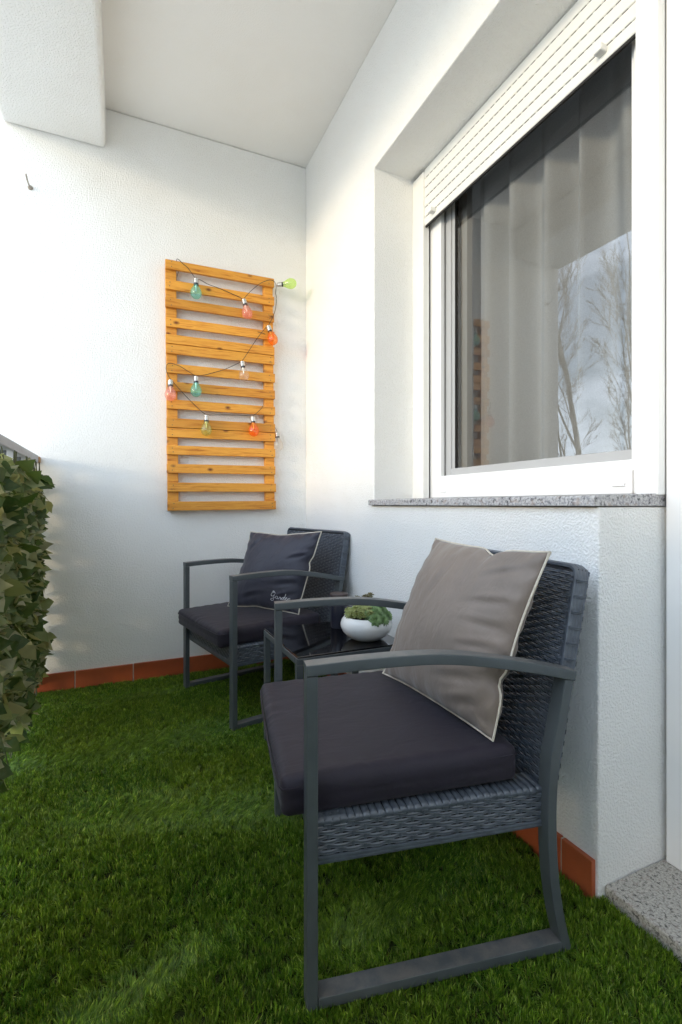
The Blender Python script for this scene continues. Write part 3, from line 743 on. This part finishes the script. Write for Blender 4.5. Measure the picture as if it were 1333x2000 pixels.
# ------------------------------------------------------------------ pillows
class Pillow:
    def __init__(s, c, T, seed, creases=(), dips=()):
        s.c = [Vector(p) for p in c]; s.T = T; s.seed = seed; s.cr = creases; s.dips = dips
        BL, BR, TR, TL = s.c; s.U = ((BR-BL)+(TR-TL)).normalized(); V_ = ((TL-BL)+(TR-BR)).normalized(); s.N = s.U.cross(V_).normalized(); s.V = V_
    def at(s, u, v, side):
        BL, BR, TR, TL = s.c
        uu = u*(1-.055*(1-v*v)); vv = v*(1-.055*(1-u*u))
        for (du, w_, amt, edge) in s.dips:          # folds that pull an edge inwards
            if edge == 'top': vv -= amt*math.exp(-((u-du)/w_)**2)*max(0, (v+.2)/1.2)**2
            if edge == 'right': uu -= amt*math.exp(-((v-du)/w_)**2)*max(0, (u+.2)/1.2)**2
            if edge == 'bottom': vv += amt*math.exp(-((u-du)/w_)**2)*max(0, (.2-v)/1.2)**2
            if edge == 'left': uu += amt*math.exp(-((v-du)/w_)**2)*max(0, (.2-u)/1.2)**2
        a, b = (uu+1)/2, (vv+1)/2
        p = (BL*(1-a)+BR*a)*(1-b)+(TL*(1-a)+TR*a)*b
        e = max(0, (1-abs(u)**2.3)*(1-abs(v)**2.3)); h = s.T*e**.52*(1-.10*v)
        sd = s.seed
        edge_d = min(1-abs(u), 1-abs(v)); fade = math.exp(-edge_d/.16)*min(1, edge_d/.03)
        al = v if (1-abs(u)) < (1-abs(v)) else u
        h += fade*.0032*(math.sin(al*15+sd+2*math.sin(al*4+sd))+.6*math.sin(al*27+2*sd))
        h += .004*math.sin(u*3.1+sd+1.5*v)*e+.003*math.sin(v*4.7-u*2+sd*2)*e
        for (cu, cv, an, ln, wd, am) in s.cr:
            x_ = (u-cu)*math.cos(an)+(v-cv)*math.sin(an); y_ = -(u-cu)*math.sin(an)+(v-cv)*math.cos(an)
            h += .6*am*math.exp(-(x_/ln)**2)*(math.exp(-(y_/wd)**2)-.7*math.exp(-((y_-1.7*wd)/wd)**2))*min(1, e*3)
        wob = .004*math.sin(3*al+sd)*(1-e)
        return p+s.N*(side*h+wob)
    def build(s, name, mat, label, base):
        n = 72; m = MB(); vs = []; fs = []
        for side in (1, -1):
            for j in range(n+1):
                for i in range(n+1):
                    u = math.sin((i/n-.5)*math.pi)*.35+(2*i/n-1)*.65; v = math.sin((j/n-.5)*math.pi)*.35+(2*j/n-1)*.65
                    vs.append(s.at(u, v, side)-base)
        k = (n+1)**2
        for j in range(n):
            for i in range(n):
                a = j*(n+1)+i; fs += [(a, a+1, a+n+2, a+n+1), (k+a, k+a+n+1, k+a+n+2, k+a+1)]
        m.add(vs, fs); me = m.mesh(name, mat)
        bm = bmesh.new(); bm.from_mesh(me); bmesh.ops.remove_doubles(bm, verts=bm.verts, dist=.0004); bm.to_mesh(me); bm.free()
        me.polygons.foreach_set('use_smooth', [True]*len(me.polygons))
        o = bpy.data.objects.new(name, me); C.objects.link(o); o.location = base; tag(o, label, 'pillow', 'scatter pillows on the armchairs')
        ed = []
        q = 26
        for i in range(q): ed.append((-1+2*i/q, -1))
        for i in range(q): ed.append((1, -1+2*i/q))
        for i in range(q): ed.append((1-2*i/q, 1))
        for i in range(q): ed.append((-1, 1-2*i/q))
        cen = sum(s.c, Vector())/4; pts = []
        for u, v in ed:
            p = s.at(u, v, 0); pts.append(p+(p-cen).normalized()*.0015-base)
        m = MB(); m.tube(pts, .0025, 7, True, up=tuple(s.N)); m.build('piping', 'piping', o, 60)
        return o
def loc(Mt, s, n, z): return Mt @ Vector((s, n, z-CHAIRZ))
b1 = Pillow([loc(NEAR, .305, .500, .388), loc(NEAR, .400, .062, .388), loc(NEAR, .505, .020, .782), loc(NEAR, .470, .500, .778)], .066, 1.3,
            [(.62, -.55, .3, .28, .05, -.010), (.70, -.80, .45, .25, .05, -.013), (.75, .10, .1, .25, .035, -.006), (.7, .35, .2, .25, .04, -.007), (.72, -.15, .25, .2, .03, -.007), (-.2, .45, 1.2, .3, .06, -.007), (.7, .72, .35, .2, .04, -.007), (-.8, -.6, 1.6, .3, .05, -.008)],
            [(.30, .12, .085, 'top'), (-.42, .10, .07, 'right'), (-.55, .2, .03, 'left')])
def face(p):   # normals must look at the balcony (-X)
    if p.N.x > 0: p.N = -p.N
    return p
bp = face(b1).build('pillow', 'brownpillow', 'taupe pillow with cream piping leaning on the armchair closest to the door', loc(NEAR, .36, .28, .40))
d1 = face(Pillow([loc(FAR, .165, .425, .382), loc(FAR, .350, .070, .382), loc(FAR, .462, .052, .752), loc(FAR, .300, .455, .738)], .060, 4.1,
            [(.6, -.35, .2, .3, .06, -.008), (.75, .35, .3, .2, .05, -.010), (.55, -.7, .4, .25, .05, -.010), (-.3, -.75, .2, .3, .06, -.008), (-.6, .7, .9, .25, .05, -.006)],
            [(.25, .10, .06, 'right'), (-.72, .08, .06, 'right'), (-.1, .3, .03, 'top'), (-.2, .2, .03, 'bottom')]))
dp = d1.build('pillow', 'darkpillow', 'dark slate pillow with cream piping and white script lettering', loc(FAR, .30, .25, .40))
# embroidered script word
strokes = [
 [(.62, .78), (.55, .95), (.38, 1.0), (.18, .88), (.10, .62), (.18, .42), (.38, .38), (.54, .52), (.58, .66), (.56, .40), (.50, .10), (.38, -.18), (.18, -.25), (.06, -.12), (.18, .02), (.46, .12), (.70, .22)],
 [(.30, 1.02), (.22, 1.12), (.34, 1.16), (.44, 1.06), (.36, .92)],
 [(.98, .42), (.86, .46), (.74, .34), (.74, .16), (.84, .10), (.96, .24), (1.0, .44), (.98, .18), (1.06, .10), (1.16, .22)],
 [(1.16, .22), (1.24, .44), (1.28, .36), (1.36, .40), (1.40, .34), (1.38, .16), (1.46, .10), (1.56, .22)],
 [(1.84, .40), (1.72, .46), (1.60, .34), (1.60, .16), (1.70, .10), (1.82, .24), (2.0, .96), (1.92, .30), (1.94, .12), (2.04, .12), (2.14, .26)],
 [(2.14, .26), (2.30, .30), (2.34, .42), (2.24, .46), (2.16, .32), (2.20, .14), (2.34, .10), (2.48, .22)],
 [(2.48, .22), (2.54, .42), (2.54, .12), (2.62, .36), (2.72, .44), (2.78, .34), (2.76, .14), (2.86, .10), (2.98, .24)]]
base = dp.location
lt = MB()
for st in strokes:
    pth = []
    for q in catmull([(a, b, 0) for a, b in st], 5):
        u = .28+q.x*.20; v = -.755+q.y*.165
        pth.append(d1.at(u, v, 1)+d1.N*.0008-base)
    lt.tube(pth, .00095, 5, up=tuple(d1.N))
lt.build('lettering', 'thread', dp, 60)
bpy.context.view_layer.update()

# ------------------------------------------------------------------ side table
TX, TY, TZ = (.500, .900), (1.455, 1.852), .400
st_ = empty('side_table', (.70, 1.653, CHAIRZ), 0, 'low square side table with black glass top between the armchairs', 'table')
so_ = Vector((.70, 1.653, CHAIRZ))
def tb(name, a, b, mat, bev=.002): return boxo(name, tuple(Vector(a)-so_), tuple(Vector(b)-so_), mat, st_, bev)
w_ = .022
for (xa, ya) in ((TX[0], TY[0]), (TX[1]-w_, TY[0]), (TX[0], TY[1]-w_), (TX[1]-w_, TY[1]-w_)):
    tb('leg', (xa, ya, CHAIRZ), (xa+w_, ya+w_, TZ-.0265), 'metal')
tb('top_frame', (TX[0], TY[0], TZ-.026), (TX[1], TY[0]+w_, TZ-.006), 'metal')
tb('top_frame', (TX[0], TY[1]-w_, TZ-.026), (TX[1], TY[1], TZ-.006), 'metal')
tb('top_frame', (TX[0], TY[0]+w_+.0005, TZ-.026), (TX[0]+w_, TY[1]-w_-.0005, TZ-.006), 'metal')
tb('top_frame', (TX[1]-w_, TY[0]+w_+.0005, TZ-.026), (TX[1], TY[1]-w_-.0005, TZ-.006), 'metal')
tb('glass_top', (TX[0]+.003, TY[0]+.003, TZ-.0055), (TX[1]-.003, TY[1]-.003, TZ), 'blackglass', .0015)

# bowl of succulents
BX, BY = .797, 1.560
bw = empty('planted_bowl', (BX, BY, TZ+.0005), 0, 'round white ceramic bowl of succulents on the side table', 'bowl')
m = MB(); m.lathe([(0, 0), (.046, 0), (.050, .002), (.068, .012), (.084, .028), (.092, .046), (.0925, .056), (.088, .070), (.079, .080), (.075, .0825), (.072, .081), (.071, .072), (.0, .070)], 56)
m.build('bowl', 'ceramic', bw, 60)
m = MB(); m.lathe([(0, .0765), (.04, .076), (.0705, .073)], 32); m.build('soil', 'soil', bw, 60)
def rosette(name, px, py, pz, r, n, mat, tilt=(0, 0), tall=.6, inc=.8):
    m = MB(); rr = random.Random(hash((round(px*1e4), round(py*1e4))) & 1023)
    for q in range(n):
        t = q/n; a = q*2.39996+px*90; ln = r*(1.0-.50*t); el = R(-12+90*t**.95)*tall+.05; wd = ln*.24
        d = Vector((math.cos(a)*math.cos(el), math.sin(a)*math.cos(el), math.sin(el))); sd = Vector((-math.sin(a), math.cos(a), 0)); up = d.cross(sd)*-1
        pp = [(0, .35), (.35, .85), (.7, 1.0), (.9, .6), (1, .06)]; vs = []; tn = []
        for (l_, w2) in pp:
            c_ = d*ln*l_+up*(ln*.12*l_*l_)
            vs += [c_-sd*wd*w2, c_+up*wd*.25*w2-Vector((0, 0, 0)), c_+sd*wd*w2, c_-up*wd*.55*w2]
        fs = []
        for i in range(4):
            for j in range(4): fs.append((i*4+j, i*4+(j+1) % 4, (i+1)*4+(j+1) % 4, (i+1)*4+j))
        m.add(vs, fs); tn = []
        for (l_, w2) in pp: tn += [min(1, max(0, l_*.45+.55*t+rr.uniform(-.1, .1)))]*4
        m.t += tn
    o = m.build(name, mat, bw, 70); o.location = (px, py, pz); o.rotation_euler = (tilt[0], tilt[1], 0); return o
# towards the camera is -Y and a little -X
for (a, b, z_, r_, mt, tl) in ((-.004, -.078, .082, .026, 'succ_green', (1.0, 0)), (.028, -.072, .078, .026, 'succ_green', (1.0, .3)), (.056, -.050, .086, .026, 'succ_green', (.8, .7)),
        (.014, -.052, .104, .024, 'succ_green', (.6, 0)), (.045, -.030, .108, .024, 'succ_green', (.4, .4)), (-.020, -.046, .096, .021, 'succ_green', (.7, -.2)),
        (.064, -.018, .096, .022, 'succ_green', (.3, .8)), (.030, -.008, .114, .022, 'succ_green', (.2, 0)), (.010, -.020, .108, .022, 'succ_green', (.3, 0)), (.055, .010, .104, .022, 'succ_green', (.1, .4))):
    rosette('succulent', a, b, z_, r_*1.08, 52, mt, tl, 1.0)
for i in range(46):
    a = random.uniform(-.070, .0); b = random.uniform(-.055, .05)
    if a*a+b*b > .0047: continue
    rosette('succulent', a, b, .086+.022*(1-(a*a+b*b)/.0047)+random.uniform(0, .008), random.uniform(.016, .021), 26, 'succ_olive', (random.uniform(-.2, .8), random.uniform(-.7, .1)), .9)
for i in range(14):
    a = random.uniform(-.03, .055); b = random.uniform(.005, .055)
    rosette('succulent', a, b, .118+random.uniform(0, .026), random.uniform(.013, .019), 16, 'succ_brown', (random.uniform(-.4, .4), random.uniform(-.4, .4)), .8)
m = MB()
for i in range(8): m.tube([(random.uniform(-.01, .05), random.uniform(.015, .05), .073), (random.uniform(-.01, .05), random.uniform(.015, .05), .125)], .003, 6)
tag(m.build('plant_stems', 'succ_brown', bw, 60), kind='stuff')
# dark jar behind the bowl
jr = empty('candle_jar', (.775, 1.752, TZ+.0005), 0, 'dark cylindrical candle jar with lid behind the white bowl', 'jar')
m = MB(); m.lathe([(0, 0), (.030, 0), (.032, .003), (.032, .118), (.0305, .120), (0, .120)], 40); m.build('jar_body', 'jar', jr, 50)
m = MB(); m.lathe([(0, .1205), (.035, .1205), (.036, .123), (.036, .129), (.034, .132), (0, .1325)], 40); m.build('lid', 'lid', jr, 50)

# ------------------------------------------------------------------ slatted wooden panel
pn = empty('slatted_panel', (.505, 2.745, .849), 0, 'orange varnished slatted wooden panel hanging on the end wall', 'wooden panel')
pn.rotation_euler = (0, R(-.55), 0)
for x0, x1 in ((-.286, -.232), (.240, .292)):
    boxo('rail', (x0, -.036, .002), (x1, -.001, 1.303), 'wood', pn, .002)
SL = [(2.113, 2.160), (2.008, 2.057), (1.914, 1.963), (1.812, 1.861), (1.7245, 1.772), (1.673, 1.7225), (1.572, 1.621), (1.478, 1.527), (1.385, 1.434), (1.2875, 1.336), (1.237, 1.2855), (1.146, 1.194), (1.049, 1.097), (.951, .999), (.852, .900)]
for i, (a, b) in enumerate(SL):
    j = random.uniform(-.0015, .0015)
    o = boxo('slat', (-.289, -.0545+j, -.5*(b-a)), (.2945, -.0365, .5*(b-a)), 'wood', pn, .002)
    o.location = (random.uniform(-.0015, .0015), 0, (a+b)/2-.852); o.rotation_euler = (0, R(random.uniform(-.15, .15)), 0)

m = MB()
for (a, b) in SL:
    for x in (-.262, .268):
        for dz in (-.011, .012):
            c_ = Vector((x+random.uniform(-.006, .006), -.0557, (a+b)/2-.852+dz+random.uniform(-.003, .003))); ring = [c_+Vector((.0026*math.cos(q*math.pi/4), 0, .0026*math.sin(q*math.pi/4))) for q in range(8)]
            m.add(ring+[p+Vector((0, .004, 0)) for p in ring], [tuple(range(8))]+[(q, (q+1) % 8, 8+(q+1) % 8, 8+q) for q in range(8)])
tag(m.build('nail_heads', 'nail', pn), kind='stuff')
# ------------------------------------------------------------------ string of bulbs
sg = empty('string_lights', (.505, 2.66, 1.6), 0, 'black wire string of coloured glass bulbs draped over the slatted panel', 'string lights')
sgo = Vector((.505, 2.66, 1.6))
WP = [(0.27, 2.137), (0.295, 2.139), (0.316, 2.125), (0.336, 2.099), (0.349, 2.080), (0.357, 2.074), (0.386, 2.068), (0.42, 2.056), (0.479, 2.047), (0.548, 2.029), (0.589, 2.017), (0.609, 2.010), (0.646, 2.055), (0.698, 2.107), (0.738, 2.134), (0.765, 2.145), (0.786, 2.14), (0.796, 2.115), (0.792, 2.075), (0.796, 2.047), (0.793, 1.997), (0.783, 1.953), (0.756, 1.894), (0.747, 1.884), (0.718, 1.848), (0.675, 1.786), (0.632, 1.715), (0.601, 1.668), (0.562, 1.642), (0.506, 1.611), (0.439, 1.584), (0.399, 1.569), (0.357, 1.560), (0.321, 1.576), (0.275, 1.601), (0.239, 1.611), (0.219, 1.61), (0.209, 1.596), (0.209, 1.572), (0.219, 1.544), (0.229, 1.529), (0.257, 1.498), (0.3, 1.454), (0.36, 1.398), (0.41, 1.361), (0.479, 1.363), (0.562, 1.367), (0.623, 1.369), (0.66, 1.370), (0.686, 1.39), (0.715, 1.421)]
def wy(i): return 2.678+.004*math.sin(i*.9)
m = MB(); pth = [(x, wy(i), z) for i, (x, z) in enumerate(WP)]
pth = [(.262, 2.700, 2.120), (.262, 2.686, 2.163)]+pth[1:]+[(.722, 2.695, 1.433), (.728, 2.720, 1.437)]
m.tube([Vector(p)-sgo for p in catmull(pth, 4)], .0016, 6)
m.tube([Vector(p)-sgo for p in catmull([(.272, 2.715, 2.112), (.266, 2.712, 2.085), (.263, 2.716, 2.06)], 4)], .0012, 6)
m.tube([Vector(p)-sgo for p in catmull([(.690, 2.683, 1.842), (.71, 2.678, 1.838), (.735, 2.684, 1.836)], 4)], .0014, 6)
m.tube([Vector(p)-sgo for p in catmull([(.728, 2.722, 1.437), (.76, 2.728, 1.40), (.795, 2.715, 1.33), (.806, 2.70, 1.30)], 4)], .0012, 6)
m.build('wire', 'wire', sg, 60)
BULBS = [('teal', (.357, 2.071), (.354, 1.957)), ('pink', (.609, 2.006), (.632, 1.901)), ('green', (.797, 2.118), (.88, 2.128)), ('orange', (.747, 1.881), (.777, 1.779)), ('clear', (.601, 1.664), (.612, 1.55)),
         ('teal', (.357, 1.556), (.354, 1.451)), ('pink', (.229, 1.524), (.227, 1.421)), ('olive', (.410, 1.355), (.407, 1.252)), ('orange', (.660, 1.366), (.663, 1.261)), ('clear', (.806, 1.297), (.818, 1.205))]
gl = MB(); gl.lathe([(.0118, .028), (.0125, .036), (.0165, .048), (.0245, .062), (.0283, .076), (.0285, .083), (.0255, .096), (.0185, .106), (.009, .1115), (.0005, .113)], 32)
cp = MB(); cp.lathe([(0, -.001), (.006, -.001), (.0085, .003), (.0125, .005), (.0128, .0095), (.0120, .011), (.0130, .0125), (.0130, .022), (.0122, .0235), (.0130, .025), (.0128, .029), (.0, .030)], 24)
rg = MB(); rg.lathe([(0, .0295), (.0124, .0295), (.0128, .036), (.0122, .037), (0, .037)], 24)
fi = MB(); fi.lathe([(.0, .036), (.006, .036), (.006, .046), (.0035, .052), (.0035, .070), (0, .071)], 12)
gm = {k: gl.mesh('bulb', 'bulb_'+k, 60) for k in BC}; cpm = cp.mesh('bulb_cap', 'cap', 40); fim = fi.mesh('bulb_light', 'cap', 40); rgm = rg.mesh('bulb_ring', 'jar', 40)
for i, (k, a, b) in enumerate(BULBS):
    y0 = 2.668 if k != 'clear' or i < 5 else 2.700
    y1 = 2.655 if i < 9 else 2.703
    if k == 'green': y0, y1 = 2.672, 2.635
    p = Vector((a[0], y0, a[1])); d = (Vector((b[0], y1, b[1]))-p).normalized()
    o = bpy.data.objects.new('bulb', gm[k]); C.objects.link(o); o.parent = sg
    o.matrix_local = Matrix.Translation(p-sgo) @ d.to_track_quat('Z', 'Y').to_matrix().to_4x4()
    o['label'] = {'teal': 'teal', 'pink': 'pink', 'green': 'bright green', 'orange': 'orange', 'clear': 'clear', 'olive': 'olive green'}[k]+' glass bulb with silver cap'
    for nm, me_ in (('bulb_cap', cpm), ('bulb_ring', rgm), ('filament_holder', fim)):
        q = bpy.data.objects.new(nm, me_); C.objects.link(q); q.parent = o

# ------------------------------------------------------------------ hook on the end wall
hk = empty('wall_hook', (-.401, 2.75, 2.397), 0, 'small rusty hook sticking out of the end wall below the beam', 'hook')
m = MB(); m.lathe([(0, .0), (.011, .0), (.011, .004), (.007, .010), (0, .011)], 16, Matrix.Rotation(R(90), 4, 'X')); m.build('base', 'hook', hk, 40)
m = MB(); m.tube(catmull([(0, -.005, 0), (-.003, -.022, .002), (-.007, -.034, .012), (-.011, -.040, .030), (-.0125, -.042, .038)], 5), .0036, 8); m.build('prong', 'hook', hk, 60)

# ------------------------------------------------------------------ bare trees across the way (seen in the window)
def bare_tree(base, h, lean, seed, label, r0=.10, rough=1.0):
    r_ = random.Random(seed); tr = empty('bare_tree', base, 0, label, 'tree', 'bare trees beyond the balcony')
    trunk = MB(); crown = MB(); count = [0]
    def grow(p, d, ln, r, lev):
        n = max(3, int(ln/.35)); pts = [p]; sc = [1]; q = p.copy(); dd = d.copy()
        for i in range(n):
            dd = (dd+Vector((r_.gauss(0, .065), r_.gauss(0, .065), r_.gauss(.07, .05)))*rough).normalized()
            q = q+dd*ln/n; pts.append(q.copy()); sc.append(1-.72*(i+1)/n)
        (trunk if lev < 2 else crown).tube(pts, r, 7 if lev < 2 else (5 if lev == 2 else 4), False, sc)
        count[0] += 1
        if lev >= 4: return
        kids = (12, 9, 8, 6)[lev]
        for i in range(kids):
            t = r_.uniform(.22 if lev else .28, .98); j = min(n-1, int(t*n)); b = pts[j].lerp(pts[j+1], t*n-j)
            ax = (pts[j+1]-pts[j]).normalized(); az = r_.uniform(0, 6.283); sd = Vector((math.cos(az), math.sin(az), 0)); sd = (sd-ax*sd.dot(ax)).normalized()
            an = R(r_.uniform(16, 42)); nd = ax*math.cos(an)+sd*math.sin(an)
            grow(b, nd, ln*r_.uniform(.28, .52)*(1-.35*t), max(.0052, r*(1-.72*t)*r_.uniform(.34, .56)), lev+1)
    grow(Vector((0, 0, 0)), Vector(lean).normalized(), h, r0, 0)
    trunk.build('trunk', 'bark', tr, 60); crown.build('crown', 'bark', tr, 60)
def mir(dx, dy, t): return (2*1.272-dx*t, dy*t, -4.2)
for (dx, dy, t, h, lean, sd, r0, lab) in (
        (.858, .713, 13.2, 14, (.02, -.02, 1), 11, .11, 'pale bare tree reflected at the middle of the lower pane'),
        (.890, .697, 12.4, 13, (-.03, .02, 1), 23, .10, 'pale bare tree reflected nearest to the middle one, leaning slightly'),
        (.826, .727, 14.6, 13, (.0, .0, 1), 31, .09, 'thin bare tree reflected at the edge of the end wall'),
        (.925, .681, 14.0, 14, (.02, .02, 1), 47, .10, 'tall bare tree reflected against blue sky near the shutter post'),
        ):
    bare_tree(mir(dx, dy, t), h, lean, sd, lab, r0)
print('objects', len(bpy.data.objects), 'tris', sum(len(m.polygons) for m in bpy.data.meshes)*2)
